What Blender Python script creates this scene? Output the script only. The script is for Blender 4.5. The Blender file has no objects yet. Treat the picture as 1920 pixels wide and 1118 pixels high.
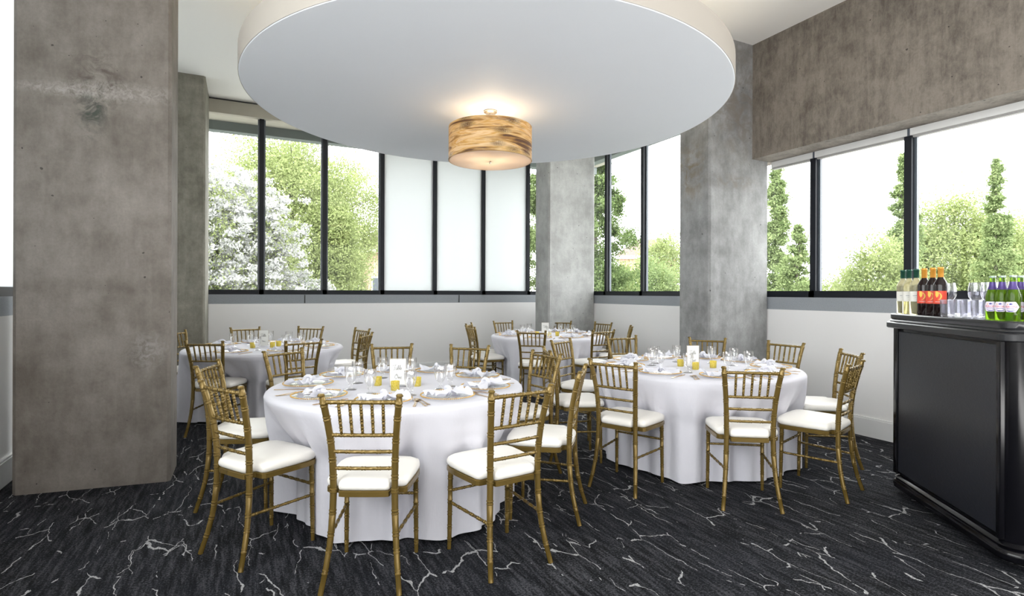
import bpy, math, random
import numpy as np
from mathutils import Matrix, Vector
random.seed(7); RS = np.random.RandomState(11)
C = bpy.context.scene.collection
SC = bpy.context.scene
PI = math.pi; cos = math.cos; sin = math.sin

# ------------------------------------------------------------------ camera, sky, exposure
YAW = -math.atan2(.4402, .898)
cam = bpy.data.cameras.new('camera'); co = bpy.data.objects.new('camera', cam); C.objects.link(co)
cam.lens = 1030 / 1920 * 36; cam.sensor_width = 36; cam.sensor_fit = 'HORIZONTAL'
cam.shift_y = -10 / 1920; cam.clip_start = .05; cam.clip_end = 400
co.matrix_world = Matrix.Translation((0, 0, 1.385)) @ Matrix.Rotation(YAW, 4, 'Z') @ Matrix.Rotation(PI / 2, 4, 'X') @ Matrix.Rotation(.0035, 4, 'Z')
SC.camera = co
w = bpy.data.worlds.new('overcast_sky'); SC.world = w; w.use_nodes = True
w.node_tree.nodes['Background'].inputs[0].default_value = (.99, .995, 1, 1)
w.node_tree.nodes['Background'].inputs[1].default_value = 7.4
SC.view_settings.view_transform = 'Standard'; SC.view_settings.look = 'None'
SC.view_settings.exposure = 0.20; SC.view_settings.gamma = 1; SC.view_settings.use_curve_mapping = False
SC.cycles.use_denoising = True
SC.cycles.max_bounces = 12; SC.cycles.diffuse_bounces = 6; SC.cycles.transparent_max_bounces = 24
SC.cycles.caustics_reflective = False; SC.cycles.caustics_refractive = False
SC.cycles.sample_clamp_indirect = 6

def area(name, loc, rot, sx, sy, power, col=(1, 1, 1), parent=None):
    l = bpy.data.lights.new(name, 'AREA'); l.shape = 'RECTANGLE'; l.size = sx; l.size_y = sy
    l.energy = power; l.color = col
    o = bpy.data.objects.new(name, l); o.location = loc; o.rotation_euler = rot; C.objects.link(o)
    return o
# added fill light, unseen behind the camera, brightens the disc underside
area('added_fill_light', (1.97, -1.9, .25), (math.radians(90 + 82), 0, 0), 6.2, 1.4, 290, (1, .985, .97))

# ------------------------------------------------------------------ node helpers
class NT:
    def __init__(s, name):
        s.m = bpy.data.materials.new(name); s.m.use_nodes = True
        s.t = s.m.node_tree; s.t.nodes.clear()
        s.out = s.t.nodes.new('ShaderNodeOutputMaterial')
    def n(s, typ, _p=None, **ins):
        nd = s.t.nodes.new(typ)
        for k, v in (_p or {}).items(): setattr(nd, k, v)
        for k, v in ins.items():
            key = int(k[1:]) if k[0] == 'i' and k[1:].isdigit() else k.replace('_', ' ')
            s.set(nd.inputs[key], v)
        return nd
    def set(s, sock, v):
        if isinstance(v, bpy.types.NodeSocket): s.t.links.new(v, sock)
        elif isinstance(v, bpy.types.Node): s.t.links.new(v.outputs[0], sock)
        elif isinstance(v, tuple) and len(v) == 3 and sock.type == 'RGBA': sock.default_value = (*v, 1)
        else: sock.default_value = v
    def coord(s, sc=(1, 1, 1), loc=(0, 0, 0), kind='Object'):
        tc = s.n('ShaderNodeTexCoord')
        mp = s.n('ShaderNodeMapping', i0=tc.outputs[kind]); mp.inputs['Scale'].default_value = sc; mp.inputs['Location'].default_value = loc
        return mp.outputs[0]
    def noise(s, vec, scale, detail=3, rough=.5, dist=0):
        return s.n('ShaderNodeTexNoise', Vector=vec, Scale=scale, Detail=detail, Roughness=rough, Distortion=dist).outputs[0]
    def ramp(s, fac, stops):
        r = s.n('ShaderNodeValToRGB', i0=fac); e = r.color_ramp.elements
        e[0].position = stops[0][0]; e[1].position = stops[-1][0]
        def c(v): return (v, v, v, 1) if isinstance(v, (int, float)) else (*v, 1)
        e[0].color = c(stops[0][1]); e[1].color = c(stops[-1][1])
        for p, v in stops[1:-1]: x = e.new(p); x.color = c(v)
        return r.outputs[0]
    def mix(s, fac, a, b, bt='MIX'):
        m = s.n('ShaderNodeMixRGB', {'blend_type': bt}, i0=fac, i1=a, i2=b); return m.outputs[0]
    def math(s, op, a, b=0, clamp=False):
        m = s.n('ShaderNodeMath', {'operation': op, 'use_clamp': clamp}, i0=a, i1=b); return m.outputs[0]
    def bump(s, h, st=.3, d=.01):
        return s.n('ShaderNodeBump', Strength=st, Distance=d, Height=h).outputs[0]
    def done(s, sh):
        s.t.links.new(sh.outputs[0] if isinstance(sh, bpy.types.Node) else sh, s.out.inputs[0]); return s.m
    def prin(s, **k):
        return s.n('ShaderNodeBsdfPrincipled', **k)

def plain(name, col, rough=.5, metal=0, noise=.06, scale=8, bump=0, **k):
    t = NT(name); v = t.coord()
    f = t.noise(v, scale, 3)
    d = tuple(c * (1 - noise * 2) for c in col)
    base = t.mix(f, d, col)
    ins = dict(Base_Color=base, Roughness=rough, Metallic=metal, **k)
    if bump: ins['Normal'] = t.bump(t.noise(v, scale * 6, 4), bump, .004)
    return t.done(t.prin(**ins))

def thin_glass(name, col=(1, 1, 1), refl=.9, f0=1.45):
    t = NT(name)
    lw = t.n('ShaderNodeLayerWeight', Blend=.5).outputs['Facing']
    fr = t.math('ADD', t.math('MULTIPLY', t.math('POWER', lw, 5.0), .8), .035)
    a = t.n('ShaderNodeBsdfTransparent', Color=col); b = t.n('ShaderNodeBsdfGlossy', Color=(refl,) * 3, Roughness=.02)
    return t.done(t.n('ShaderNodeMixShader', i0=fr, i1=a, i2=b))

def glassware(name, col=(.985, .985, .985)):
    t = NT(name)
    lw = t.n('ShaderNodeLayerWeight', Blend=.25)
    v = t.coord(); f = t.noise(v, 60, 1)
    fac = t.math('MULTIPLY_ADD', lw.outputs['Facing'], .6); t.t.nodes[-1].inputs[2].default_value = .07
    edge = t.mix(lw.outputs['Facing'], col, tuple(c * .86 for c in col))
    a = t.n('ShaderNodeBsdfTransparent', Color=edge)
    b = t.n('ShaderNodeBsdfGlossy', Color=(1, 1, 1), Roughness=.04, Normal=t.bump(f, .05, .002))
    return t.done(t.n('ShaderNodeMixShader', i0=fac, i1=a, i2=b))

def concrete(name, dark, light, board=False, stain=None, soft=.10):
    t = NT(name); v = t.coord()
    big = t.noise(v, 1.6, 5, .6, .3); med = t.noise(t.coord((1, 1, .7)), 7, 6, .65); fine = t.noise(v, 60, 4, .7)
    vert = t.noise(t.coord((6, 6, .5)), 3, 5, .65, .4)
    horiz = t.noise(t.coord((.5, .5, 5)), 1.1, 3, .5, .8)
    f = t.math('ADD', t.math('MULTIPLY', big, .5), t.math('MULTIPLY', med, .5))
    if not board: f = t.math('ADD', f, t.math('MULTIPLY', horiz, .13))
    f = t.math('ADD', t.math('MULTIPLY', f, .78), t.math('MULTIPLY', vert, .3 if board else .12))
    if board:
        f = t.math('ADD', t.math('MULTIPLY', f, .62), t.math('MULTIPLY', t.noise(t.coord((1, 1, .4)), 24, 6, .75, .8), .22))
        f = t.math('ADD', f, t.math('MULTIPLY', t.noise(v, 5, 8, .72, 1.0), .18))
    col = t.ramp(f, [(.5 - soft, dark), (.5, tuple((a + b) / 2 for a, b in zip(dark, light))), (.5 + soft, light)])
    col = t.mix(t.ramp(fine, [(.35, .16), (.6, 0)]), col, tuple(c * .55 for c in dark))
    pv = t.n('ShaderNodeTexVoronoi', Vector=t.coord((1, 1, 1)), Scale=9.0)
    pm = t.noise(t.coord((1, 1, 1), (3, 5, 1)), 30, 1)
    pits = t.math('LESS_THAN', pv.outputs['Distance'], t.math('MULTIPLY', t.math('SUBTRACT', pm, .46), .4))
    pv2 = t.n('ShaderNodeTexVoronoi', Vector=t.coord((1, 1, 1), (2, 1, 4)), Scale=24.0)
    pits2 = t.math('LESS_THAN', pv2.outputs['Distance'], t.math('MULTIPLY', t.math('SUBTRACT', t.noise(v, 9, 1), .54), .5))
    pits = t.math('MAXIMUM', pits, pits2)
    col = t.mix(t.math('MULTIPLY', pits, .8), col, tuple(c * .22 for c in dark))
    pos = t.n('ShaderNodeTexCoord').outputs['Object']; xyz = t.n('ShaderNodeSeparateXYZ', i0=pos)
    def blob(cx, cy, cz, rx, ry, rz, amt, c, sc=9):
        nonlocal col
        mp = t.n('ShaderNodeMapping', i0=pos); mp.vector_type = 'POINT'
        mp.inputs['Location'].default_value = (-cx / rx, -cy / ry, -cz / rz); mp.inputs['Scale'].default_value = (1 / rx, 1 / ry, 1 / rz)
        ln = t.n('ShaderNodeVectorMath', {'operation': 'LENGTH'}, i0=mp.outputs[0]).outputs['Value']
        m = t.ramp(ln, [(.3, 1.0), (1.0, 0.0)])
        m = t.math('MULTIPLY', m, t.ramp(t.noise(v, sc, 5, .7, 1.2), [(.42, 0.0), (.62, amt)]))
        col = t.mix(m, col, c)
    for b in (stain or []): blob(*b)
    h = t.math('SUBTRACT', t.math('ADD', t.math('MULTIPLY', fine, .4), t.math('MULTIPLY', t.noise(t.coord((14, 14, .8)), 3, 4) if board else med, .8)), pits)
    return t.done(t.prin(Base_Color=col, Roughness=.78, Normal=t.bump(h, .45, .006)))

# ------------------------------------------------------------------ materials
M = {}
M['concrete_warm'] = concrete('concrete warm grey', (.108, .092, .078), (.235, .212, .19), soft=.12, stain=[
    (-.93, 4.7, 2.86, .22, .6, .30, .95, (.07, .055, .045)), (-.95, 4.7, 2.66, .12, .6, .25, 1.0, (.045, .052, .042)),
    (-.80, 4.7, 2.80, .55, .6, .09, .6, (.34, .32, .30), 26), (-1.1, 4.7, 2.78, .4, .6, .06, .7, (.34, .32, .30), 22),
    (-.62, 4.7, .95, .16, .6, .16, .5, (.33, .32, .31), 20)])
M['concrete_grey'] = concrete('concrete cool grey', (.14, .14, .14), (.33, .333, .335), soft=.12, stain=[
    (4.56, 4.7, 2.75, .1, .3, .45, .8, (.17, .13, .08), 6), (4.9, 4.4, 2.62, .5, .1, .12, .7, (.16, .14, .12), 8),
    (4.95, 4.4, 3.6, .7, .6, 1.0, .9, (.17, .15, .13), 5), (5.0, 7.9, 3.3, .3, .1, .6, .6, (.24, .22, .19), 5)])
M['concrete_pale'] = concrete('concrete pale grey', (.26, .262, .255), (.45, .458, .45), soft=.13)
M['concrete_olive'] = concrete('concrete olive grey', (.12, .113, .088), (.26, .247, .205))
M['concrete_board'] = concrete('board marked concrete', (.065, .053, .043), (.22, .193, .165), board=True, soft=.085)
M['white_wall'] = plain('white satin wall', (.76, .755, .755), .26, noise=.01, scale=2)
M['white_trim'] = plain('white trim', (.72, .725, .73), .4, noise=.01)
M['ceiling'] = plain('ceiling paint', (.87, .86, .83), .7, noise=.01, scale=2)
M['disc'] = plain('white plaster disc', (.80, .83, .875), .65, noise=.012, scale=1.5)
M['disc_rim'] = plain('darkened beige rim', (.43, .395, .355), .6, noise=.012, scale=1.5)  # beige rim, darkened in its colour to offset the fill light
M['frame'] = plain('black window frame', (.006, .008, .013), .45, noise=.1, Specular_IOR_Level=.3)
M['frame_grey'] = plain('grey outer window bead', (.10, .115, .14), .4)
M['plastic'] = plain('white plastic', (.78, .78, .77), .35)
M['hem'] = plain('grey hem bar', (.36, .35, .34), .5)
M['grey_band'] = plain('grey felt stone', (.34, .365, .395), .8, noise=.22, scale=160, bump=.2)
M['joint'] = plain('dark joint', (.015, .015, .017), .6)
M['glass'] = thin_glass('window glass', (.95, .97, .96))
t = NT('frosted glass'); a = t.n('ShaderNodeBsdfTranslucent', Color=(.385, .40, .405)); b = t.prin(Base_Color=(.33, .335, .335), Roughness=.3)
M['frost'] = t.done(t.n('ShaderNodeAddShader', i0=a, i1=b))
M['gold'] = plain('antique gold paint', (.20, .132, .032), .27, .5, noise=.10, scale=14, Coat_Weight=.2, Coat_Roughness=.2)
M['cushion'] = plain('ivory vinyl', (.80, .775, .735), .42, noise=.01, scale=5)
t = NT('white linen'); hh = t.math('ADD', t.noise(t.coord((1, 1, .35)), 7, 4, .55, .6), t.math('MULTIPLY', t.noise(t.coord(), 30, 3), .15))
M['cloth'] = t.done(t.prin(Base_Color=(.60, .595, .65), Roughness=.85, Normal=t.bump(hh, .35, .02)))
M['gold_metal'] = plain('gold bead metal', (.66, .42, .14), .25, .9)
M['cutlery'] = plain('rose gold cutlery', (.62, .44, .26), .22, .95)
M['goblet'] = glassware('clear goblet glass'); M['tumbler'] = glassware('cut barware glass', (.90, .90, .93)); M['charger'] = thin_glass('clear charger glass', (.97, .97, .97))
t = NT('sheer napkin'); v = t.coord(); f = t.noise(v, 20, 3)
a = t.n('ShaderNodeBsdfDiffuse', Color=(.82, .82, .87)); b = t.n('ShaderNodeBsdfTranslucent', Color=(.7, .7, .78))
M['napkin'] = t.done(t.n('ShaderNodeMixShader', i0=.3, i1=a, i2=b))
t = NT('yellow mottled glass'); v = t.coord(); f = t.ramp(t.noise(v, 180, 3, .7), [(.35, (.72, .58, .02)), (.6, (.90, .80, .25))])
a = t.prin(Base_Color=f, Roughness=.2, Coat_Weight=.4); b = t.n('ShaderNodeBsdfTranslucent', Color=f)
M['votive'] = t.done(t.n('ShaderNodeMixShader', i0=.45, i1=a, i2=b))
M['wax'] = plain('candle wax', (.85, .82, .70), .5); M['card'] = plain('white card stock', (.82, .82, .80), .6, noise=.01)
M['ink'] = plain('grey ink', (.09, .09, .10), .6); M['plywood'] = plain('plywood', (.35, .25, .15), .6)
M['nickel'] = plain('brushed nickel', (.6, .55, .48), .35, .9)
M['steel'] = plain('dark steel', (.1, .1, .1), .4, .8)
M['bar_gloss'] = plain('black lacquer', (.003, .003, .0045), .16, noise=.1, Specular_IOR_Level=.35)
M['bar_top'] = plain('black stone top', (.02, .021, .024), .22, noise=.15)
t = NT('black leather panel'); v = t.coord(); h = t.noise(t.coord((1, 1, 2.2)), 26, 5, .6, 1.5)
M['bar_panel'] = t.done(t.prin(Base_Color=(.012, .013, .018), Roughness=.34, Normal=t.bump(h, .35, .003)))
# wood veneer of the drum shade
t = NT('wood veneer'); tc = t.n('ShaderNodeTexCoord'); v = tc.outputs['Object']
mp = t.n('ShaderNodeMapping', i0=v); mp.inputs['Scale'].default_value = (1.0, 1.0, 9.0)
gr = t.noise(mp.outputs[0], 1.8, 4, .5, 1.6)
st = t.noise(t.coord((1, 1, 14), (4, 2, 1)), 4, 4, .6, .6)
vz = t.n('ShaderNodeTexVoronoi', Vector=t.coord((3.6, 3.6, 9.0), (.25, .1, .35)), Scale=1.0)
knot = t.ramp(vz.outputs['Distance'], [(.10, 1.0), (.34, 0.0)])
kn = t.math('MULTIPLY', knot, t.ramp(t.noise(t.coord((1, 1, 2)), 50, 4, .7, 2), [(.4, .25), (.55, 1.0)]))
vc = t.ramp(gr, [(.32, (.16, .08, .04)), (.40, (.52, .30, .08)), (.47, (.80, .62, .33)), (.54, (.68, .43, .12)), (.60, (.84, .68, .42)), (.72, (.50, .29, .09))])
vc = t.mix(t.ramp(st, [(.54, 0.0), (.66, .7)]), vc, (.33, .16, .055))
vc = t.mix(t.math('MULTIPLY', kn, .9), vc, (.09, .035, .025))
a = t.prin(Base_Color=vc, Roughness=.45, Coat_Weight=.25); b = t.n('ShaderNodeBsdfTranslucent', Color=vc)
M['veneer'] = t.done(t.n('ShaderNodeMixShader', i0=.4, i1=a, i2=b))
t = NT('acrylic diffuser'); a = t.prin(Base_Color=(.84, .80, .77), Roughness=.12); b = t.n('ShaderNodeBsdfTranslucent', Color=(.95, .88, .8))
M['diffuser'] = t.done(t.n('ShaderNodeMixShader', i0=.6, i1=a, i2=b))
t = NT('warm led strip'); M['led'] = t.done(t.n('ShaderNodeEmission', Color=(1, .72, .38), Strength=9.0))
# carpet
t = NT('patterned carpet'); v = t.coord()
wob = t.n('ShaderNodeTexNoise', Vector=t.coord((1, .6, 1)), Scale=4.2, Detail=3.5, Roughness=.62).outputs['Color']
def net(scale, off, wamp, lo, hi, th):
    vec = t.n('ShaderNodeVectorMath', {'operation': 'MULTIPLY_ADD'}, i0=wob, i1=(wamp, wamp * .45, 0), i2=t.coord(scale, off)).outputs[0]
    e = t.n('ShaderNodeTexVoronoi', {'feature': 'DISTANCE_TO_EDGE', 'voronoi_dimensions': '2D'}, Vector=vec, Scale=1.0, Randomness=.85).outputs['Distance']
    wd = t.math('MULTIPLY', t.ramp(t.noise(t.coord((1, 1, 1), off), 3.6, 2, .6), [(.42, 0.0), (.5, .35), (.72, 1.0)]), hi); wd = t.math('ADD', wd, lo)
    e = t.math('ADD', e, t.math('MULTIPLY', t.math('SUBTRACT', t.noise(v, 90, 2, .8), .5), .03))
    ln = t.math('LESS_THAN', e, wd)
    br = t.math('GREATER_THAN', t.noise(t.coord((1.3, 1, 1), off), 2.8, 3, .6), th)
    return t.math('MULTIPLY', ln, br)
l1 = net((5.2, 1.45, 1), (0, 0, 0), .95, .0062, .015, .50)
l2 = net((6.4, 2.6, 1), (3.3, 7.1, 0), 1.2, .0072, .018, .555)
ln = t.math('MAXIMUM', l1, l2)
frz = t.ramp(t.noise(v, 150, 2, .7), [(.40, .35), (.55, 1.0)])
ln = t.math('MULTIPLY', ln, frz)
pile = t.noise(v, 95, 3, .9); strk = t.noise(t.coord((26, 2.6, 1)), 1.6, 4, .65); blot = t.noise(v, 1.6, 3)
f = t.math('ADD', t.math('MULTIPLY', pile, .6), t.math('MULTIPLY', strk, .4))
cc = t.ramp(f, [(.43, (.0012, .0013, .002)), (.50, (.011, .0115, .014)), (.58, (.062, .063, .072))])
cc = t.mix(t.ramp(blot, [(.4, 0.0), (.65, .25)]), cc, (.010, .012, .020))
cc = t.mix(ln, cc, (.44, .44, .45))
h = t.math('ADD', pile, t.math('MULTIPLY', ln, .5))
M['carpet'] = t.done(t.prin(Base_Color=cc, Roughness=.95, Normal=t.bump(h, .6, .004), Specular_IOR_Level=.15))
def leafmat(name, a, b, tr=.35):
    t = NT(name); v = t.coord(); f = t.noise(v, 2.2, 3, .6); g = t.noise(v, 14, 2)
    c = t.mix(t.math('ADD', t.math('MULTIPLY', f, .6), t.math('MULTIPLY', g, .4)), a, b)
    c = t.ramp(t.math('ADD', t.math('MULTIPLY', f, .5), t.math('MULTIPLY', g, .5)), [(.38, a), (.62, b)])
    x = t.n('ShaderNodeBsdfDiffuse', Color=c); y = t.n('ShaderNodeBsdfTranslucent', Color=c)
    return t.done(t.n('ShaderNodeMixShader', i0=tr, i1=x, i2=y))
M['leaf_light'] = leafmat('light spring leaves', (.16, .205, .075), (.36, .41, .19), .45)
M['leaf_mid'] = leafmat('mid green leaves', (.10, .15, .055), (.33, .40, .19))
M['leaf_dark'] = leafmat('dark green leaves', (.06, .10, .035), (.22, .29, .12))
M['petal'] = leafmat('white blossom', (.34, .35, .33), (.52, .52, .52), .15)
M['bark'] = plain('bark', (.10, .085, .07), .9, noise=.2)
M['bounce_ground'] = plain('pale bounce paving', (.52, .52, .49), .9, noise=.1, scale=3)  # unseen ground, made pale to bounce daylight up into the room
t = NT('brick'); br = t.n('ShaderNodeTexBrick', Vector=t.coord((1, 1, 1)), Color1=(.42, .27, .19), Color2=(.50, .34, .25), Mortar=(.55, .50, .45), Scale=1.0)
br.inputs['Brick Width'].default_value = .25; br.inputs['Row Height'].default_value = .08; br.inputs['Mortar Size'].default_value = .012
M['brick'] = t.done(t.prin(Base_Color=br.outputs[0], Roughness=.9))
M['roof'] = plain('brown shingle roof', (.14, .10, .085), .9, noise=.15); M['soffit'] = plain('beige soffit', (.40, .38, .32), .8)
M['fascia'] = plain('grey green fascia', (.13, .155, .15), .6)
M['wine_white'] = plain('white wine bottle glass', (.86, .80, .48), .06, noise=.03, Transmission_Weight=.75, IOR=1.3)
M['wine_red'] = plain('dark wine bottle glass', (.010, .004, .004), .05, noise=.1, Specular_IOR_Level=.35)
M['foil_green'] = plain('dark green foil', (.012, .07, .045), .3, .3); M['foil_orange'] = plain('orange foil', (.72, .33, .05), .3, .3)
M['paper'] = plain('cream label paper', (.72, .71, .66), .6, noise=.02); M['label_red'] = plain('red label paper', (.72, .07, .035), .5, noise=.04)
M['swoosh'] = plain('yellow print', (.88, .56, .10), .5); M['beer'] = plain('green beer bottle glass', (.12, .235, .008), .05, noise=.05, Transmission_Weight=.7, IOR=1.3)
M['beer_foil'] = plain('purple foil', (.075, .045, .20), .35, .3); M['cap'] = plain('pale green cap', (.42, .52, .44), .3, .5)
M['beer_label'] = plain('pale label', (.74, .68, .80), .5, noise=.02); M['print_blue'] = plain('blue print', (.06, .05, .32), .5)
M['print_red'] = plain('red print', (.62, .03, .04), .5); M['print_gold'] = plain('gold print', (.75, .42, .10), .4); M['print_grey'] = plain('grey print', (.35, .35, .36), .6)

# ------------------------------------------------------------------ mesh helpers
class MB:
    def __init__(s): s.v = []; s.f = []
    def add(s, vs, fs):
        b = len(s.v); s.v += [tuple(p) for p in vs]; s.f += [tuple(i + b for i in f) for f in fs]; return s
    def box(s, a, b, bev=0):
        (x0, y0, z0), (x1, y1, z1) = a, b
        if bev:   # bevel the four vertical edges and the top/bottom rims
            o = rrect(x0, y0, x1, y1, bev, 3)
            i = rrect(x0 + bev, y0 + bev, x1 - bev, y1 - bev, bev * .01, 3)
            return s.loft([[(x, y, z0) for x, y in i], [(x, y, z0 + bev) for x, y in o], [(x, y, z1 - bev) for x, y in o], [(x, y, z1) for x, y in i]])
        return s.add([(x0, y0, z0), (x1, y0, z0), (x1, y1, z0), (x0, y1, z0), (x0, y0, z1), (x1, y0, z1), (x1, y1, z1), (x0, y1, z1)],
                     [(3, 2, 1, 0), (4, 5, 6, 7), (0, 1, 5, 4), (1, 2, 6, 5), (2, 3, 7, 6), (3, 0, 4, 7)])
    def loft(s, rings, cap=True):
        n = len(rings[0]); vs = [p for r in rings for p in r]; fs = []
        for k in range(len(rings) - 1):
            for i in range(n):
                j = (i + 1) % n; fs.append((k * n + i, k * n + j, (k + 1) * n + j, (k + 1) * n + i))
        if cap: fs.append(tuple(reversed(range(n)))); fs.append(tuple((len(rings) - 1) * n + i for i in range(n)))
        return s.add(vs, fs)
    def lathe(s, prof, n=24, c=(0, 0), ph=0):
        return s.loft([[(c[0] + max(r, 1e-5) * cos(2 * PI * i / n + ph), c[1] + max(r, 1e-5) * sin(2 * PI * i / n + ph), z) for i in range(n)] for r, z in prof])
    def prism(s, poly, z0, z1):
        return s.loft([[(x, y, z0) for x, y in poly], [(x, y, z1) for x, y in poly]])
    def tube(s, pts, rad, n=8, cap=True):
        P = [Vector(p) for p in pts]; R = rad if hasattr(rad, '__len__') else [rad] * len(P); rings = []
        T = [(P[min(i + 1, len(P) - 1)] - P[max(i - 1, 0)]).normalized() for i in range(len(P))]
        u = Vector((1, 0, 0)) if abs(T[0].x) < .9 else Vector((0, 1, 0))
        for p, t_, r in zip(P, T, R):
            u = (u - t_ * u.dot(t_)).normalized(); w_ = t_.cross(u)
            rings.append([tuple(p + (u * cos(2 * PI * i / n) + w_ * sin(2 * PI * i / n)) * r) for i in range(n)])
        return s.loft(rings, cap)
    def data(s, name, mat, smooth=True, ang=40):
        me = bpy.data.meshes.new(name); me.from_pydata(s.v, [], s.f); me.materials.append(mat)
        if smooth:
            me.polygons.foreach_set('use_smooth', [True] * len(me.polygons))
            try: me.set_sharp_from_angle(angle=math.radians(ang))
            except Exception: pass
        me.update(); return me
    def build(s, name, mat, parent=None, smooth=True, ang=40):
        return link(name, s.data(name, mat, smooth, ang), parent)

def rrect(x0, y0, x1, y1, r, k=4):
    p = []
    for cx, cy, a in ((x1 - r, y1 - r, 0), (x0 + r, y1 - r, 90), (x0 + r, y0 + r, 180), (x1 - r, y0 + r, 270)):
        for i in range(k + 1):
            q = math.radians(a + 90 * i / k); p.append((cx + r * cos(q), cy + r * sin(q)))
    return p
def link(name, data, parent=None):
    o = bpy.data.objects.new(name, data); C.objects.link(o)
    if parent is not None: o.parent = parent
    return o
def tag(o, label=None, cat=None, group=None, kind=None):
    if label: o['label'] = label
    if cat: o['category'] = cat
    if group: o['group'] = group
    if kind: o['kind'] = kind
    return o
def thing(name, label, cat, loc=(0, 0, 0), rz=0, group=None):
    o = bpy.data.objects.new(name, None); C.objects.link(o); o.empty_display_size = .1
    o.location = loc; o.rotation_euler = (0, 0, rz)
    return tag(o, label, cat, group)
KIDS = {}
def kids(o): return [c for c in bpy.data.objects if c.parent == o]
def dup(root, loc, rz, label=None, group=None, cat=None):
    if root.name not in KIDS: KIDS[root.name] = [(c, kids(c)) for c in kids(root)]
    r = root.copy(); C.objects.link(r); r.location = loc; r.rotation_euler = (0, 0, rz); tag(r, label, cat, group)
    for ch, gs in KIDS[root.name]:
        c = ch.copy(); C.objects.link(c); c.parent = r
        for g in gs:
            d = g.copy(); C.objects.link(d); d.parent = c
    return r
def struct(name, mb, mat, smooth=False, parent=None):
    o = mb.build(name, mat, parent, smooth)
    if parent is None: o['kind'] = 'structure'
    return o
def box(name, a, b, mat, parent=None, bev=0):
    return struct(name, MB().box(a, b, bev), mat, False, parent)
def cw(px, Z):   # a point on the ground as seen along the picture column px at distance Z
    X = (px - 960) / 1030 * Z
    return X * .898 + Z * .4402, -X * .4402 + Z * .898

# ------------------------------------------------------------------ the room
XL, XR, YB, YF, ZC = -1.535, 5.47, 9.107, -4.2, 4.21
SILL, RAIL, HEAD = 1.205, 1.345, 4.0
box('floor', (XL - .3, YF - .3, -.12), (XR + .3, YB + .3, 0), M['carpet'])
box('ceiling', (XL - .3, YF - .3, ZC), (XR + .3, YB + .3, ZC + .15), M['ceiling'])
box('wall_back', (XL - .2, YB, 0), (XR + .2, YB + .16, SILL), M['white_wall'])
box('wall_right', (XR, YF, 0), (XR + .16, YB, SILL), M['white_wall'])
box('wall_left', (XL - .16, YF, 0), (XL, YB, SILL), M['white_wall'])
box('wall_front', (XL - .2, YF - .16, 0), (XR + .2, YF, ZC), M['white_wall'])
def base(name, a, b, n):
    s = MB().box(a, b); struct(name, s, M['white_trim'])
bb = MB().box((XL, YB - .025, .0), (XR, YB, .17)); bb.box((XL, YB - .018, .17), (XR, YB, .187)); struct('baseboard_back', bb, M['white_trim'])
bb = MB().box((XR - .025, YF, .0), (XR, YB, .17)); bb.box((XR - .018, YF, .17), (XR, YB, .187)); struct('baseboard_right', bb, M['white_trim'])
bb = MB().box((XL, YF, .0), (XL + .025, YB, .17)); bb.box((XL, YF, .17), (XL + .018, YB, .187)); struct('baseboard_left', bb, M['white_trim'])
# grey band under the windows, with its joints
tb = box('trim_back', (XL, YB + .01, SILL), (XR, YB + .16, RAIL), M['grey_band'])
tr = box('trim_right', (XR + .01, YF, SILL), (XR + .16, YB + .16, RAIL), M['grey_band'])
tl = box('trim_left', (XL - .16, YF, SILL), (XL - .01, YB + .16, RAIL), M['grey_band'])
for x in (.87, 3.43): box('joint', (x - .007, YB + .006, SILL + .005), (x + .007, YB + .02, RAIL - .005), M['joint'], tb)
for y in (8.05, 1.9): box('joint', (XR + .006, y - .007, SILL + .005), (XR + .02, y + .007, RAIL - .005), M['joint'], tr)
box('trim_head_back', (XL, YB - .02, HEAD), (XR, YB + .16, ZC), M['soffit'])
box('trim_shadow_gap', (XL, YB - .03, ZC - .018), (XR, YB - .015, ZC - .004), M['joint'])
box('trim_head_right', (XR, 4.9, HEAD), (XR + .16, YB, ZC), M['soffit'])
box('trim_head_left', (XL - .16, YF, HEAD), (XL, YB, ZC), M['soffit'])
box('beam', (5.20, YF, 2.911), (XR + .16, 4.9, ZC), M['concrete_board'])
# windows: one bay each, with frame and pane
wn = [0]
def window(axis, wall, a, b, z1, mat, out=1):
    wn[0] += 1; o = bpy.data.objects.new('window_%d' % wn[0], None); C.objects.link(o); o['kind'] = 'structure'
    h = .032; d0, d1 = wall + out * .03, wall + out * .11
    def bx(mb, u0, u1, w0, w1, q0, q1):
        w0, w1 = min(w0, w1), max(w0, w1)
        mb.box((u0, w0, q0), (u1, w1, q1)) if axis == 'x' else mb.box((w0, u0, q0), (w1, u1, q1))
    f = MB()
    bx(f, a - h, a + h, d0, d1, RAIL, z1); bx(f, a - h, b + h, d0 - out * .02, d1, RAIL, RAIL + .07)
    f.build('frame', M['frame'], o, False)
    g = MB(); bx(g, a + h, a + h + .022, d0 + out * .045, d1, RAIL + .07, z1); bx(g, b - h - .022, b - h, d0 + out * .045, d1, RAIL + .07, z1)
    g.build('glazing_bead', M['frame_grey'], o, False)
    p = MB(); m_ = (d0 + d1) / 2
    bx(p, a + h, b - h, m_ - .004, m_ + .004, RAIL + .05, z1 - .02) if mat is M['frost'] else None
    if mat is not M['frost']:
        q = [(a + h, RAIL + .05), (b - h, RAIL + .05), (b - h, z1 - .02), (a + h, z1 - .02)]
        p.add([(u, m_, z) if axis == 'x' else (m_, u, z) for u, z in q], [(0, 1, 2, 3)])
    p.build('pane', mat, o, False)
    return o
bx_ = [.253 + .9134 * k for k in range(-2, 7)]
for k in range(len(bx_) - 1):
    a, b = bx_[k], min(bx_[k + 1], XR - .03)
    window('x', YB, max(a, XL + .05), b, HEAD, M['frost'] if k in (4, 5, 6) else M['glass'])
ys = [-4.1 + .9385 * k for k in range(15)]
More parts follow.
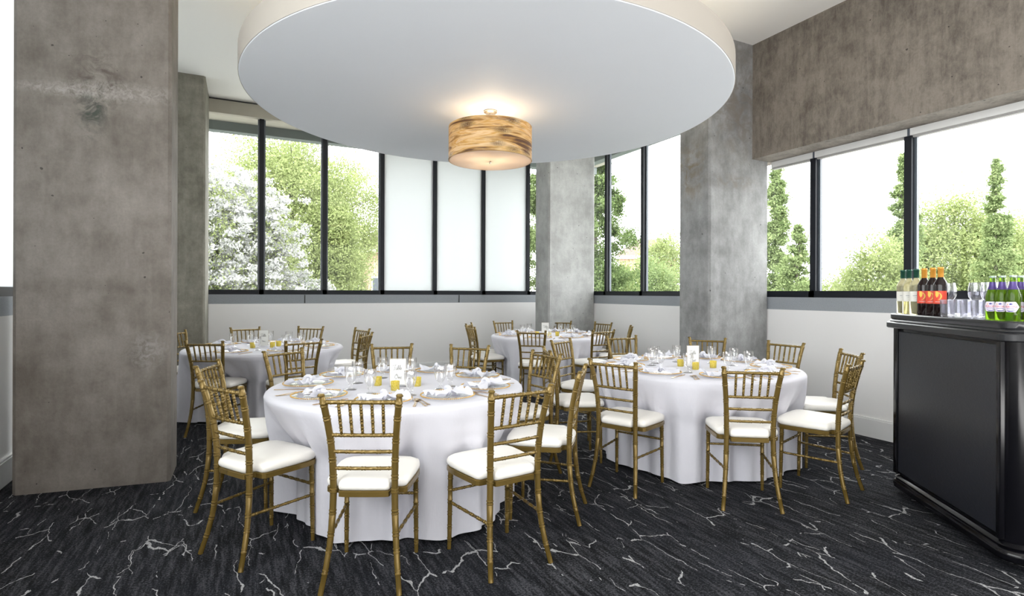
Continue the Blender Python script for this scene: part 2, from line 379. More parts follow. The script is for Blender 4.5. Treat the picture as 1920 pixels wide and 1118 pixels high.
ys = [2.943 + .9385 * k for k in range(-7, 7)]
for k in range(len(ys) - 1):
    hi = 2.84 if ys[k + 1] < 5.0 else HEAD
    window('y', XR, ys[k], ys[k + 1], hi, M['glass'])
for k in range(len(ys) - 1):
    window('y', XL, ys[k], ys[k + 1], HEAD, M['frost'] if ys[k] > 2.5 else M['glass'], -1)
# roller shade boxes under the beam
for k in range(6, 9):
    pass
for k in range(len(ys) - 1):
    if ys[k + 1] < 4.9:
        o = box('roller_shade_box', (XR + .04, ys[k] + .012, 2.847), (XR + .12, min(ys[k + 1], 4.42) - .012, 2.911), M['plastic']); o['kind'] = 'structure'
        box('shade_hem_bar', (XR + .05, ys[k] + .012, 2.826), (XR + .10, min(ys[k + 1], 4.42) - .012, 2.847), M['hem'], o)
        if ys[k] > 0: box('end_bracket', (XR + .043, ys[k] - .012, 2.83), (XR + .12, ys[k] + .012, 2.911), M['frame_grey'], o)
# columns
def column(x0, y0, x1, y1, mat, skew=0, ch=.022):
    p = [(x0 + ch, y0 + skew), (x1 - ch, y0), (x1, y0 + ch), (x1, y1 - ch), (x1 - ch, y1), (x0 + ch, y1 + skew), (x0, y1 - ch + skew), (x0, y0 + ch + skew)]
    return struct('column', MB().prism(p, 0, ZC), mat)
column(-1.399, 4.695, -.47, 5.14, M['concrete_warm'], .117)
column(-1.40, 8.24, -.447, YB, M['concrete_olive'])
column(4.546, 4.41, XR, 4.88, M['concrete_grey'])
column(4.557, 7.91, XR, 8.39, M['concrete_pale'])
# roof overhang outside
box('exterior_overhang', (XL - 1.2, YB + .16, 4.06), (XR + 1.3, YB + .9, 4.3), M['soffit']); box('exterior_fascia', (XL - 1.2, YB + .62, 3.915), (XR + 1.3, YB + .80, 4.06), M['fascia'])
box('exterior_overhang_side', (XR + .16, 4.9, 4.06), (XR + .9, YB + .16, 4.3), M['soffit']); box('exterior_fascia_side', (XR + .62, 4.9, 3.915), (XR + .80, YB + .62, 4.06), M['fascia'])
for n_ in ('exterior_overhang', 'exterior_fascia', 'exterior_overhang_side', 'exterior_fascia_side', 'beam', 'trim_head_back'): bpy.data.objects[n_]['kind'] = 'structure'

# ------------------------------------------------------------------ the suspended disc and its lamp
DX, DY, DR, DZ = 1.983, 4.486, 2.018, 3.005
d = thing('suspended_ceiling_disc', 'large round white plaster disc hung below the ceiling over the tables', 'ceiling disc', (DX, DY, DZ))
MB().lathe([(0, 0), (DR - .006, 0), (DR, .006), (DR, .18), (DR - .006, .185), (DR - .05, .185), (DR - .05, .10), (0, .10)], 128).build('disc_body', M['disc'], d, True, 30)
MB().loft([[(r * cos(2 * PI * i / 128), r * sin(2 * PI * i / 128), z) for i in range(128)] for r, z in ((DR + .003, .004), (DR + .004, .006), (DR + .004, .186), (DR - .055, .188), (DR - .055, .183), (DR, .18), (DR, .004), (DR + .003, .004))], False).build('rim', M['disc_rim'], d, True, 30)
for k in range(4):
    q = k * PI / 2 + .5; MB().tube([(cos(q) * .9, sin(q) * .9, .1), (cos(q) * .9, sin(q) * .9, ZC - DZ)], .008).build('hanging_rod', M['steel'], d)
r_ = MB(); r_.loft([[(r * cos(2 * PI * i / 64), r * sin(2 * PI * i / 64), z) for i in range(64)] for r, z in ((DR - .12, .11), (DR - .09, .11), (DR - .09, .125), (DR - .12, .125), (DR - .12, .11))], False)
r_.build('cove_light_strip', M['led'], d)
lp = thing('drum_pendant_lamp', 'drum lamp with wood veneer shade and white diffuser under the white disc', 'lamp', (DX - .004, DY, 0))
MB().lathe([(0, 3.005), (.058, 3.005), (.06, 2.99), (.05, 2.982), (0, 2.982)], 32).build('ceiling_canopy', M['nickel'], lp)
MB().lathe([(0, 2.982), (.011, 2.982), (.011, 2.66), (.02, 2.655), (.02, 2.60), (0, 2.60)], 16).build('stem', M['nickel'], lp)
SR = .37; sb, stp = 2.562, 2.852
MB().loft([[(r * cos(2 * PI * i / 96), r * sin(2 * PI * i / 96), z) for i in range(96)] for r, z in ((SR, sb), (SR, stp), (SR - .004, stp), (SR - .004, sb), (SR, sb))], False).build('lamp_shade', M['veneer'], lp, True, 30)
df = MB().lathe([(0, sb - .006), (SR - .008, sb - .006), (SR - .006, sb), (SR - .008, sb + .004), (0, sb + .004)], 96).build('diffuser', M['diffuser'], lp, True, 30)
MB().lathe([(0, sb - .03), (.008, sb - .028), (.011, sb - .018), (.006, sb - .008), (0, sb - .006)], 16).build('finial', M['nickel'], df)
tor = MB(); tor.loft([[((SR + dr) * cos(2 * PI * i / 96), (SR + dr) * sin(2 * PI * i / 96), sb + dz) for i in range(96)] for dr, dz in ((.002, -.004), (.002, .003), (-.008, .003), (-.008, -.004), (.002, -.004))], False)
tor.build('shade_ring', M['veneer'], lp)
t = NT('lamp bulb'); M['bulb'] = t.done(t.n('ShaderNodeEmission', Color=(1, .72, .42), Strength=3.0))
for k in range(3):
    q = k * 2.094 + .3
    MB().tube([(0, 0, 2.66), (cos(q) * .09, sin(q) * .09, 2.67)], .006).build('bulb_arm', M['nickel'], lp)
    MB().lathe([(0, 2.665), (.014, 2.67), (.016, 2.70), (.03, 2.74), (.026, 2.77), (0, 2.785)], 12, (cos(q) * .1, sin(q) * .1)).build('bulb', M['bulb'], lp)
l = bpy.data.lights.new('lamp_light', 'POINT'); l.energy = 6; l.color = (1, .82, .58); l.shadow_soft_size = .06
lo = bpy.data.objects.new('lamp_light', l); lo.location = (DX, DY, 2.79); C.objects.link(lo)

# ------------------------------------------------------------------ chair
def ringtube(mb, path, rfun, rings, n=8, amp=1.22):
    """tube along path(t), t 0..1, with pairs of raised bamboo rings at the given t"""
    L = sum((Vector(path(i / 20)) - Vector(path((i + 1) / 20))).length for i in range(20))
    ts = {0: 1, 1: 1}
    for i in range(1, 8): ts[i / 8] = 1
    for t0 in rings:
        for s_ in (-.0075, .0075):
            for dlt, a_ in ((-.0042, .96), (-.0022, amp), (.0022, amp), (.0042, .96)):
                ts[min(max(t0 + (s_ + dlt) / L, 0), 1)] = a_
    k = sorted(ts)
    mb.tube([path(x) for x in k], [rfun(x) * ts[x] for x in k], n)
def lerp(tab, z):
    for (z0, *a), (z1, *b) in zip(tab, tab[1:]):
        if z <= z1:
            f = (z - z0) / (z1 - z0); return [p + (q - p) * f for p, q in zip(a, b)]
    return tab[-1][1:]
POST = [(0, .181, -.004), (.10, .166, .028), (.20, .155, .050), (.32, .147, .064), (.45, .143, .068), (.58, .145, .064), (.70, .152, .050), (.82, .165, .025), (.92, .179, -.002)]
def smoothpost(z): 
    a = lerp(POST, max(z - .03, 0)); b = lerp(POST, min(z + .03, .92)); c_ = lerp(POST, z)
    return [(p + q + 2 * r) / 4 for p, q, r in zip(a, b, c_)]
def make_chair():
    root = thing('banquet_chair', 'x', 'chair')
    G = M['gold']
    for sx in (-1, 1):
        m = MB(); pth = lambda t_, sx=sx: (sx * smoothpost(t_ * .91)[0], smoothpost(t_ * .91)[1], t_ * .91)
        rf = lambda t_: .0135 + .0035 * min(1, t_ * 2.2) if t_ < .985 else .0125
        ringtube(m, pth, rf, [.10, .20, .28, .39, .50, .57, .66, .76, .88, .955], 12, 1.09)
        m.lathe([(.0105, .905), (.017, .908), (.0175, .914), (.012, .921), (0, .922)], 10, (sx * .179, -.002))
        m.build('leg', G, root)
        m = MB(); pf = lambda t_, sx=sx: (sx * (.186 - .004 * t_), .415 + .006 * (1 - t_), t_ * .43)
        ringtube(m, pf, lambda t_: .0115 + .003 * t_, [.12, .28, .45, .60, .76, .90], 10, 1.11)
        m.build('leg', G, root)
    def rail(nm, z, r, rings, bow=.006):
        x, y = smoothpost(z); m = MB()
        ringtube(m, lambda t_: (x * (2 * t_ - 1), y - bow * (1 - (2 * t_ - 1) ** 2), z), lambda t_: r, rings, 8, 1.12); m.build(nm, G, root)
    rail('top_rail', .880, .0105, [.08, .22, .36, .5, .64, .78, .92])
    rail('back_rail', .720, .0095, [.07, .2, .35, .5, .65, .8, .93])
    rail('back_rail', .640, .0090, [.07, .26, .5, .74, .93]); rail('back_rail', .560, .0090, [.07, .26, .5, .74, .93])
    for k in range(-2, 3):
        m = MB(); ya = smoothpost(.88)[1] - .006; yb = smoothpost(.72)[1] - .006
        ringtube(m, lambda t_, k=k: (k * (.049 + .002 * t_), yb + (ya - yb) * t_, .724 + .152 * t_), lambda t_: .0068 + .0012 * sin(PI * t_), [.18, .42, .68, .86] if k % 2 == 0 else [.2, .45, .7, .88], 8, 1.13)
        m.build('spindle', G, root)
    for sx in (-1, 1):
        m = MB(); a = smoothpost(.25)
        ringtube(m, lambda t_, sx=sx: (sx * (a[0] + (.186 - a[0]) * t_), a[1] + (.418 - a[1]) * t_, .25 + .005 * t_), lambda t_: .008, [.1, .26, .42, .58, .74, .9], 8, 1.16)
        m.build('stretcher', G, root)
    m = MB(); ringtube(m, lambda t_: (.184 * (2 * t_ - 1), .418, .315), lambda t_: .008, [.08, .22, .36, .5, .64, .78, .92], 8, 1.16); m.build('stretcher', G, root)
    half = [(0, .052), (.10, .054), (.116, .058), (.121, .072), (.122, .098), (.132, .110), (.178, .113), (.192, .128), (.199, .20), (.207, .30), (.210, .38), (.200, .425), (.170, .449), (.11, .459), (0, .463)]
    out = half + [(-x, y) for x, y in reversed(half[1:-1])]
    cx, cy = 0, .27
    def ring(s_, z, f=1): return [((x - cx) * s_ + cx, (y - cy) * s_ + cy, z) for x, y in out]
    MB().loft([ring(.97, .425), ring(1.0, .428), ring(1.0, .452), ring(.97, .455)]).build('seat_frame', G, root, True, 30)
    MB().loft([ring(.955, .4555), ring(.985, .461), ring(1.005, .472), ring(1.0, .486), ring(.97, .498), ring(.89, .507), ring(.7, .514), ring(.4, .518), ring(.1, .519)]).build('seat', M['cushion'], root, True, 75)
    return root
CH = {'A1': (.485, 2.558, 1.119), 'B1': (-.100, 3.175, .56), 'C1': (-.205, 4.13, -.32), 'D1': (.3, 4.824, -.991), 'E1': (1.216, 4.954, -1.834), 'F1': (1.823, 4.574, -2.302), 'G1': (2.166, 3.796, -2.988), 'H1': (1.245, 2.42, 1.70), 'I1': (1.915, 2.893, 2.459),
      'J2': (2.297, 4.019, -.362), 'K2': (2.889, 4.765, -1.098), 'M2': (2.304, 3.118, .435), 'N2': (2.903, 2.45, .984), 'O2': (3.76, 2.335, 1.888), 'P2': (4.482, 2.819, 2.568), 'Q2': (4.741, 3.624, -3.03), 'R2': (4.406, 4.30, -2.352), 'S2': (3.746, 4.899, -1.731),
      'a3': (-.737, 7.656, -.652), 'b3': (-.327, 5.95, 1.1), 'c3': (.537, 5.691, 1.901), 'd3': (.032, 8.067, -1.315), 'e3': (.834, 7.918, -2.168), 'f3': (1.402, 7.285, -2.814), 'g3': (1.272, 6.349, 2.595),
      'h4': (2.839, 7.112, -.036), 'i4': (3.1, 7.823, -.606), 'b4': (3.887, 8.263, -1.498), 'c4': (4.758, 7.87, -2.17), 'd4': (5.20, 7.272, -2.943), 'e4': (4.976, 6.279, 2.529), 'f4': (3.211, 6.001, .897), 'g4': (4.123, 5.757, 1.657)}
TB = {'1': (.95, 3.67), '2': (3.465, 3.507), '3': (.235, 6.78), '4': (4.03, 7.02)}
TN = {'1': 'nearest table', '2': 'right-hand table', '3': 'rear left table', '4': 'far table'}
HOURS = ['twelve', 'one', 'two', 'three', 'four', 'five', 'six', 'seven', 'eight', 'nine', 'ten', 'eleven']
def clock(k):
    tx, ty = TB[k[-1]]; dx, dy = CH[k][0] - tx, CH[k][1] - ty
    r, f = dx * .898 - dy * .4402, dx * .4402 + dy * .898
    a = math.degrees(math.atan2(r, f)) % 360
    return int(round(a / 30)) % 12
def seatname(k): return "%s o'clock seat of the %s" % (HOURS[CLK[k]], TN[k[-1]])
CLK = {}
for tk in TB:
    used = set()
    for k in sorted((k for k in CH if k[-1] == tk), key=lambda k: 0):
        h_ = clock(k)
        while h_ in used: h_ = (h_ + 1) % 12
        used.add(h_); CLK[k] = h_
proto = make_chair(); first = True
for k, (x, y, th) in CH.items():
    rz = th - PI / 2; lab = "gold bamboo-style chair with ivory cushion at the " + seatname(k)
    g = 'gold chairs around the ' + TN[k[-1]]
    if first:
        proto.location = (x, y, 0); proto.rotation_euler = (0, 0, rz); tag(proto, lab, None, g)
        KIDS[proto.name] = [(c, []) for c in kids(proto)]; first = False
    else: dup(proto, (x, y, 0), rz, lab, g)

# ------------------------------------------------------------------ tables and cloths
TZ = .765; TR = .835
def make_table(k):
    x, y = TB[k]
    t_ = thing('round_table', 'round folding banquet table hidden under the white cloth of the ' + TN[k], 'table', (x, y, 0), 0, 'round banquet tables')
    MB().lathe([(0, .728), (.80, .728), (.805, .735), (.805, .752), (.80, .758), (0, .758)], 64).build('tabletop', M['plywood'], t_)
    for i in range(4):
        q = PI / 4 + i * PI / 2; MB().tube([(.5 * cos(q), .5 * sin(q), 0), (.42 * cos(q), .42 * sin(q), .728)], .014).build('leg', M['steel'], t_)
    rs = np.random.RandomState(int(k) * 5 + 1)
    legs = []
    for ck, (cx, cy, th) in CH.items():
        if ck[-1] != k: continue
        f = (cos(th), sin(th)); r = (f[1], -f[0])
        fx, fy = cx + f[0] * .46 - x, cy + f[1] * .46 - y
        legs.append((fx, fy, r))
    N = 320; rings = []
    fr = [(rs.randint(17, 21), 1.0, rs.rand() * 6.28), (rs.randint(25, 31), .6, rs.rand() * 6.28), (rs.randint(7, 10), .5, rs.rand() * 6.28), (rs.randint(33, 39), .2, rs.rand() * 6.28)]
    def fold(q):
        v_ = sum(a * sin(n_ * q + p + .8 * sin(3 * q + p)) for n_, a, p in fr) / 1.6
        return v_
    F = [fold(2 * PI * i / N) for i in range(N)]
    def lim(q):
        best = 9
        for fx, fy, r in legs:
            lat_axis = r; c_, s_ = cos(q), sin(q)
            R0 = math.hypot(fx, fy)
            qa = math.atan2(fy, fx); dq = (q - qa + PI) % (2 * PI) - PI
            if abs(dq) > 1: continue
            # radius where the ray meets the front line of the seat
            den = c_ * (fx / R0) + s_ * (fy / R0)
            rr = R0 / den - .02; lat = abs(rr * sin(dq)); ex = max(0, lat - .225)
            best = min(best, rr + .5 * ex)
        return best
    Lm = [lim(2 * PI * i / N) for i in range(N)]
    for j in range(4): Lm = [(Lm[i - 1] + 2 * Lm[i] + Lm[(i + 1) % N]) / 4 for i in range(N)]
    prof = [(.0, 1), (.3, 1), (.6, 1), (.78, 1)]
    for pr, _ in prof: rings.append([(pr * cos(2 * PI * i / N), pr * sin(2 * PI * i / N), TZ) for i in range(N)])
    for a in (0, 30, 60, 85): rings.append([((TR - .03 + .03 * sin(math.radians(a))) * cos(2 * PI * i / N), (TR - .03 + .03 * sin(math.radians(a))) * sin(2 * PI * i / N), TZ - .03 + .03 * cos(math.radians(a))) for i in range(N)])
    for z in (.70, .66, .61, .57, .53, .49, .45, .40, .34, .28, .22, .16, .10, .05, .012):
        g = (TZ - .03 - z) / (TZ - .03); rg = []
        for i in range(N):
            q = 2 * PI * i / N; r = TR + .018 * g + F[i] * (.008 + .046 * g ** .7) * min(1, g * 3)
            bl = min(1, max(0, (.735 - z) / .27))
            L = Lm[i] + (F[i] - .9) * .038 * bl
            if r > L: r = r + (L - r) * bl
            rg.append((r * cos(q), r * sin(q), z + (.010 * F[i] + .008 if z < .02 else 0)))
        rings.append(rg)
    o = MB().loft([r for r in rings], True)
    o.f = [f for f in o.f if len(f) == 4]
    o = o.build('tablecloth', M['cloth'], None, True, 80); o.location = (x, y, 0)
    tag(o, 'white floor-length round tablecloth draped over the ' + TN[k], 'tablecloth', 'white tablecloths')
for k in TB: make_table(k)

# ------------------------------------------------------------------ place settings
def make_plate():
    root = thing('charger_plate', 'x', 'plate')
    MB().lathe([(0, .002), (.095, .002), (.10, .004), (.125, .010), (.154, .014), (.156, .016), (.153, .0175), (.124, .013), (.098, .007), (0, .005)], 64).build('plate', M['charger'], root, True, 60)
    m = MB(); n_ = 84
    for i in range(n_):
        q = 2 * PI * i / n_; r = .0044
        m.lathe([(0, .0165 - r), (r * .75, .0165 - r * .66), (r, .0165), (r * .75, .0165 + r * .66), (0, .0165 + r)], 6, (.158 * cos(q), .158 * sin(q)))
    m.build('bead_rim', M['gold_metal'], root, True, 80)
    return root
def napkin_mesh(seed):
    rs = np.random.RandomState(seed); m = MB(); U, V = 34, 22; vs = []; ph = rs.rand(6) * 6
    for i in range(U + 1):
        u = -1 + 2 * i / U
        for j in range(V + 1):
            v_ = -1 + 2 * j / V; a = abs(u)
            wd = .018 + .075 * a ** 1.1 * (1.05 if u > 0 else .85) 
            cr = sin(v_ * 7 + ph[0] + 2 * u) * .55 + sin(v_ * 11 + ph[1]) * .3 + sin(v_ * 3 + u * 5 + ph[2]) * .4
            z = .020 + .024 * math.exp(-(u / .22) ** 2) + (.006 + .017 * a * (1 - .35 * a)) * cr + .012 * a * (1 - v_ * v_)
            if u > .82: z += .02 * (u - .82) / .18 * (1 + sin(v_ * 4 + ph[3])) * .6
            x = u * .115 + .006 * sin(v_ * 5 + ph[4]); y = v_ * wd + .012 * sin(u * 4 + ph[5])
            vs.append((x, y, max(z, .009)))
    fs = [(i * (V + 1) + j, (i + 1) * (V + 1) + j, (i + 1) * (V + 1) + j + 1, i * (V + 1) + j + 1) for i in range(U) for j in range(V)]
    m.add(vs, fs)
    # the knot
    kr = []
    for a_ in range(10):
        q = 2 * PI * a_ / 10; kr.append((.004 * sin(2 * q + ph[0]), .026 * cos(q), .036 + .020 * sin(q)))
    kr.append(kr[0]); m.tube(kr, .011, 8, False)
    return m.data('napkin', M['napkin'], True, 80)
NAP = [napkin_mesh(s) for s in (3, 8, 21, 34)]
def flat(mb, outline, z0, z1):   # outline: list of (y, halfwidth, zoff)
    rings = [[(-w_, y, z0 + z), (w_, y, z0 + z), (w_, y, z1 + z), (-w_, y, z1 + z)] for y, w_, z in outline]
    mb.loft(rings)
fk = MB(); flat(fk, [(-.10, .006, .002), (-.095, .0085, .001), (-.06, .006, .001), (-.01, .003, .006), (.03, .003, .007), (.045, .010, .003), (.058, .0125, .001), (.062, .0125, .001)], .001, .0028)
for i in range(4):
    x = -.0108 + .0072 * i; fk.box((x - .0017, .06, .002), (x + .0017, .10, .0042))
FORK = fk.data('dinner_fork', M['cutlery'], True, 40)
kn_ = MB(); flat(kn_, [(-.115, .006, 0), (-.11, .0085, 0), (-.05, .0065, 0), (-.005, .006, 0), (.0, .008, 0), (.03, .010, 0), (.08, .0095, 0), (.105, .005, 0), (.112, .001, 0)], .001, .0038)
KNIFE = kn_.data('table_knife', M['cutlery'], True, 40)
gb = MB().lathe([(0, 0), (.036, 0), (.037, .0025), (.030, .006), (.012, .012), (.008, .020), (.011, .028), (.016, .032), (.011, .037), (.012, .042), (.022, .055), (.031, .080), (.036, .110), (.0375, .135), (.0365, .160), (.0353, .160), (.0360, .135), (.0345, .110), (.029, .080), (.018, .056), (.004, .047), (0, .047)], 24)
GOB = gb.data('goblet', M['goblet'], True, 60); GOB.transform(Matrix.Diagonal((1.04, 1.04, .94, 1)))
GOBLETS = {'1': [(.617, 3.582), (.703, 3.814), (.699, 3.382), (.91, 3.976), (1.09, 3.865), (.908, 3.237), (1.138, 3.361), (1.232, 3.437)],
           '2': [(3.148, 3.70), (3.09, 3.523), (3.273, 3.80), (3.52, 3.80), (3.125, 3.246), (3.74, 3.60), (3.50, 3.20), (3.79, 3.40), (3.70, 3.17)]}
plate0 = make_plate(); KIDS[plate0.name] = [(c, []) for c in kids(plate0)]; pf = True
gi = 0; rs = random.Random(5)
for k, (cx, cy, th) in CH.items():
    tk = k[-1]; tx, ty = TB[tk]; az = math.atan2(cy - ty, cx - tx); sn = seatname(k)
    o_ = (cos(az), sin(az)); r_ = (-sin(az), cos(az))      # outward, and the sitter's right hand (they face inward)
    px, py = tx + .60 * o_[0] + rs.uniform(-.01, .01), ty + .60 * o_[1] + rs.uniform(-.01, .01)
    lab = 'charger plate with gold beaded rim at the ' + sn; gp = 'beaded charger plates on the ' + TN[tk]
    if pf: plate0.location = (px, py, TZ + .0005); tag(plate0, lab, None, gp); pf = False
    else: dup(plate0, (px, py, TZ + .0005), rs.random() * .07, lab, gp)
    n = link('napkin', rs.choice(NAP)); n.location = (px, py, TZ + .002); n.rotation_euler = (0, 0, az + PI / 2 + rs.uniform(-.7, .7) + rs.choice((0, PI))); n.scale = (rs.uniform(1.0, 1.12), rs.uniform(1.0, 1.15), 1.05)
    tag(n, 'sheer white knotted napkin at the ' + sn, 'napkin', 'knotted napkins on the ' + TN[tk])
    def P(rt, out): return (tx + o_[0] * (.60 + out) + r_[0] * rt, ty + o_[1] * (.60 + out) + r_[1] * rt, TZ)
    for j, off in enumerate((-.186, -.212)):
        f = link('dinner_fork', FORK); f.location = P(off, .035 + .02 * j); f.rotation_euler = (0, 0, az + PI / 2 + rs.uniform(-.12, .12) - .12)
        tag(f, ('inner' if j == 0 else 'outer') + ' gold fork at the ' + sn, 'fork', 'gold forks on the ' + TN[tk])
    f = link('table_knife', KNIFE); f.location = P(.187, .04); f.rotation_euler = (0, 0, az + PI / 2 + rs.uniform(-.1, .1) + .08)
    tag(f, 'gold knife at the ' + sn, 'knife', 'gold knives on the ' + TN[tk])
    if tk in '34':
        g = link('goblet', GOB); g.location = (tx + .37 * cos(az + .28) + rs.uniform(-.03, .03), ty + .37 * sin(az + .28) + rs.uniform(-.03, .03), TZ)
        tag(g, 'clear footed water goblet at the ' + sn, 'glass', 'water goblets on the ' + TN[tk])
for tk, lst in GOBLETS.items():
    tx, ty = TB[tk]
    un = [k for k in CH if k[-1] == tk]
    for (x, y) in lst:
        kk = min(un, key=lambda k: math.hypot(CH[k][0] - x, CH[k][1] - y)); un.remove(kk)
        g = link('goblet', GOB); g.location = (x, y, TZ)
        tag(g, 'clear footed water goblet nearest the ' + seatname(kk), 'glass', 'water goblets on the ' + TN[tk])

# candle votives and table cards
vt = thing('candle_votive', 'x', 'candle holder')
MB().lathe([(0, 0), (.024, 0), (.0265, .004), (.028, .058), (.0255, .058), (.024, .010), (0, .008)], 20).build('glass_cup', M['votive'], vt, True, 50)
wx = MB().lathe([(0, .009), (.022, .009), (.022, .035), (.019, .037), (0, .036)], 16).build('tea_light', M['wax'], vt, True, 50)
MB().tube([(0, 0, .036), (.001, 0, .044)], .001, 5).build('wick', M['ink'], wx)
KIDS[vt.name] = [(wx, kids(wx))] + [(c, []) for c in kids(vt) if c != wx]
VOT = [('1', .807, 3.671, 'left'), ('1', .868, 3.446, 'front'), ('1', 1.038, 3.541, 'right'), ('2', 3.34, 3.558, 'left'), ('2', 3.31, 3.355, 'front'), ('2', 3.52, 3.37, 'right'),
       ('3', .10, 6.70, 'left'), ('3', .30, 6.66, 'front'), ('3', .37, 6.80, 'right'), ('4', 3.82, 6.96, 'left'), ('4', 3.93, 6.80, 'front'), ('4', 4.06, 6.80, 'right')]
for i, (tk, x, y, nm) in enumerate(VOT):
    lab = 'yellow mottled glass candle votive, the %s one of the %s' % (nm, TN[tk]); g = 'yellow candle votives'
    if i == 0: vt.location = (x, y, TZ); tag(vt, lab, None, g)
    else: dup(vt, (x, y, TZ), i * .5, lab, g)
def catmull(P, k=6):
    P = [P[0]] + P + [P[-1]]; out = []
    for a, b, c_, d_ in zip(P, P[1:], P[2:], P[3:]):
        for i in range(k):
            t_ = i / k
            out.append(tuple(.5 * (2 * b[j] + (c_[j] - a[j]) * t_ + (2 * a[j] - 5 * b[j] + 4 * c_[j] - d_[j]) * t_ ** 2 + (3 * b[j] - a[j] - 3 * c_[j] + d_[j]) * t_ ** 3) for j in (0, 1)))
    out.append(P[-1]); return out
GL = {'T': ([[(-.5, 1.9), (.3, 2.35), (1.9, 2.45)], [(.95, 2.4), (.75, 1.2), (.35, 0), (-.1, -.3)]], 1.1),
      'a': ([[(.85, .8), (.45, 1.0), (.05, .6), (.1, .1), (.45, .0), (.8, .6), (.85, .9), (.75, .1), (1.1, .2)]], 1.05),
      'b': ([[(0, .2), (.45, 1.4), (.55, 2.2), (.3, 2.1), (.1, .9), (.15, 0), (.6, .1), (.7, .7), (.35, .8), (1.0, .6)]], .95),
      'l': ([[(0, .2), (.4, 1.3), (.5, 2.3), (.25, 2.2), (.08, .9), (.2, 0), (.6, .3)]], .55),
      'e': ([[(0, .4), (.5, .6), (.6, .95), (.3, 1.0), (.1, .5), (.3, 0), (.9, .3)]], .9),
      'O': ([[(.9, 2.2), (.3, 1.9), (-.1, 1.0), (.2, .05), (.8, .1), (1.3, 1.1), (1.2, 2.0), (.7, 2.3), (.5, 1.7), (1.2, 1.7)]], 1.55),
      'n': ([[(0, .9), (.1, .1), (.15, .1), (.5, 1.0), (.6, .2), (.9, .2)]], .9),
      'w': ([[(0, .9), (.1, .1), (.4, .2), (.55, .8), (.6, .1), (1.0, .3), (1.1, 1.0)]], 1.2),
      'o': ([[(.5, 1.0), (.1, .7), (.15, .05), (.6, .1), (.7, .7), (.4, 1.0), (1.0, .9)]], 1.0),
      '~': ([[(0, .3), (.3, 1.4), (.4, .1), (.8, .9), (.9, .1), (1.3, .8), (1.5, .1), (2.0, .7), (2.1, .1), (2.6, .6)]], 2.6)}
def write(mb, word, cx, z, s_, y):
    wd = sum(GL[c_][1] for c_ in word); x = cx - wd * s_ / 2
    for c_ in word:
        for st in GL[c_][0]: mb.tube([(x + p[0] * s_, y, z + p[1] * s_) for p in catmull(st)], .0010, 5)
        x += GL[c_][1] * s_
for tk, x, y, w1 in (('1', .916, 3.565, 'One'), ('2', 3.375, 3.45, 'Two'), ('3', .215, 6.84, '~'), ('4', 3.975, 7.0, '~')):
    c_ = thing('table_card', 'white table card in clear acrylic stand, %s, on the %s' % ({'1': 'reading Table One', '2': 'reading Table Two'}.get(tk, 'with faint script'), TN[tk]), 'table card', (x, y, TZ), YAW + {'1': .05, '2': .12, '3': .1, '4': -.1}[tk], 'table number cards')
    MB().box((-.053, -.022, 0), (.053, .028, .012), .001).build('acrylic_base', M['goblet'], c_, False)
    bk = MB().box((-.053, .0005, .012), (.053, .0045, .182)); bk.build('acrylic_back', M['goblet'], c_, False)
    ed = MB()
    for a_, b_ in (((-.054, -.002, .010), (-.0515, .004, .185)), ((.0515, -.002, .010), (.054, .004, .185)), ((-.054, -.002, .1825), (.054, .004, .185))): ed.box(a_, b_)
    ed.build('frame', M['nickel'], c_, False)
    cd = MB().box((-.0505, -.0012, .014), (.0505, .0004, .181)).build('card', M['card'], c_, False)
    for wd_, x_, z_, s_ in (('Table', .0, .112, .0125), (w1, .004, .052, .0135)):
        m = MB(); write(m, wd_, x_, z_, s_, -.0018); m.build('lettering', M['ink'], cd)

# ------------------------------------------------------------------ black bar cabinet
B0 = (4.11, 2.315); BA = math.atan2(-.59599, -.80299)
bd = (-.59599, -.80299)
# local frame: +x along the front towards the camera, +y into the cabinet (away from the room)
BRZ = math.atan2(bd[1], bd[0])
bar = thing('bar_counter', 'tall glossy black portable bar counter with moulded top at the right edge', 'bar', (B0[0], B0[1], 0), BRZ)
LB, WB = 1.19, .62
# with x along bd, local +y = (-bd.y, bd.x) = (.803,-.596): into the cabinet
def rr(o, r): return rrect(-o, -o, LB + o, WB + o, r, 6)
def slab(prof, r): return [[(x, y, z) for x, y in rr(o, r)] for o, z in prof]
MB().loft([[(x, y, .135) for x, y in rrect(.03, .03, LB - .03, WB - .03, .07, 6)], [(x, y, 1.15) for x, y in rrect(.03, .03, LB - .03, WB - .03, .07, 6)]]).build('cabinet_body', M['bar_gloss'], bar, True, 30)
MB().loft(slab([(-.02, .045), (.0, .052), (.004, .075), (.0, .098), (-.008, .103), (-.008, .112), (-.004, .120), (-.02, .132), (-.03, .138)], .09)).build('base_moulding', M['bar_gloss'], bar, True, 60)
MB().loft(slab([(-.02, 1.148), (.024, 1.150), (.030, 1.156), (.030, 1.186), (.024, 1.192), (.016, 1.196), (.018, 1.200), (.014, 1.206), (.008, 1.212), (.012, 1.218), (.012, 1.243), (.006, 1.250), (-.02, 1.250)], .07)).build('bar_top', M['bar_top'], bar, True, 40)
MB().box((.085, .020, .16), (LB - .115, .035, 1.125)).build('front_panel', M['bar_panel'], bar, False)
for a, b in (((.03, .012, .138), (.078, .04, 1.148)), ((LB - .108, .012, .138), (LB - .075, .04, 1.148))): MB().box(a, b, .004).build('pilaster', M['bar_gloss'], bar, True)
for x in (.12, LB - .12):
    for y in (.12, WB - .12):
        cs = MB(); cs.tube([(x, y - .015, .025), (x, y + .015, .025)], .025, 16); cs.build('caster', M['steel'], bar, True)

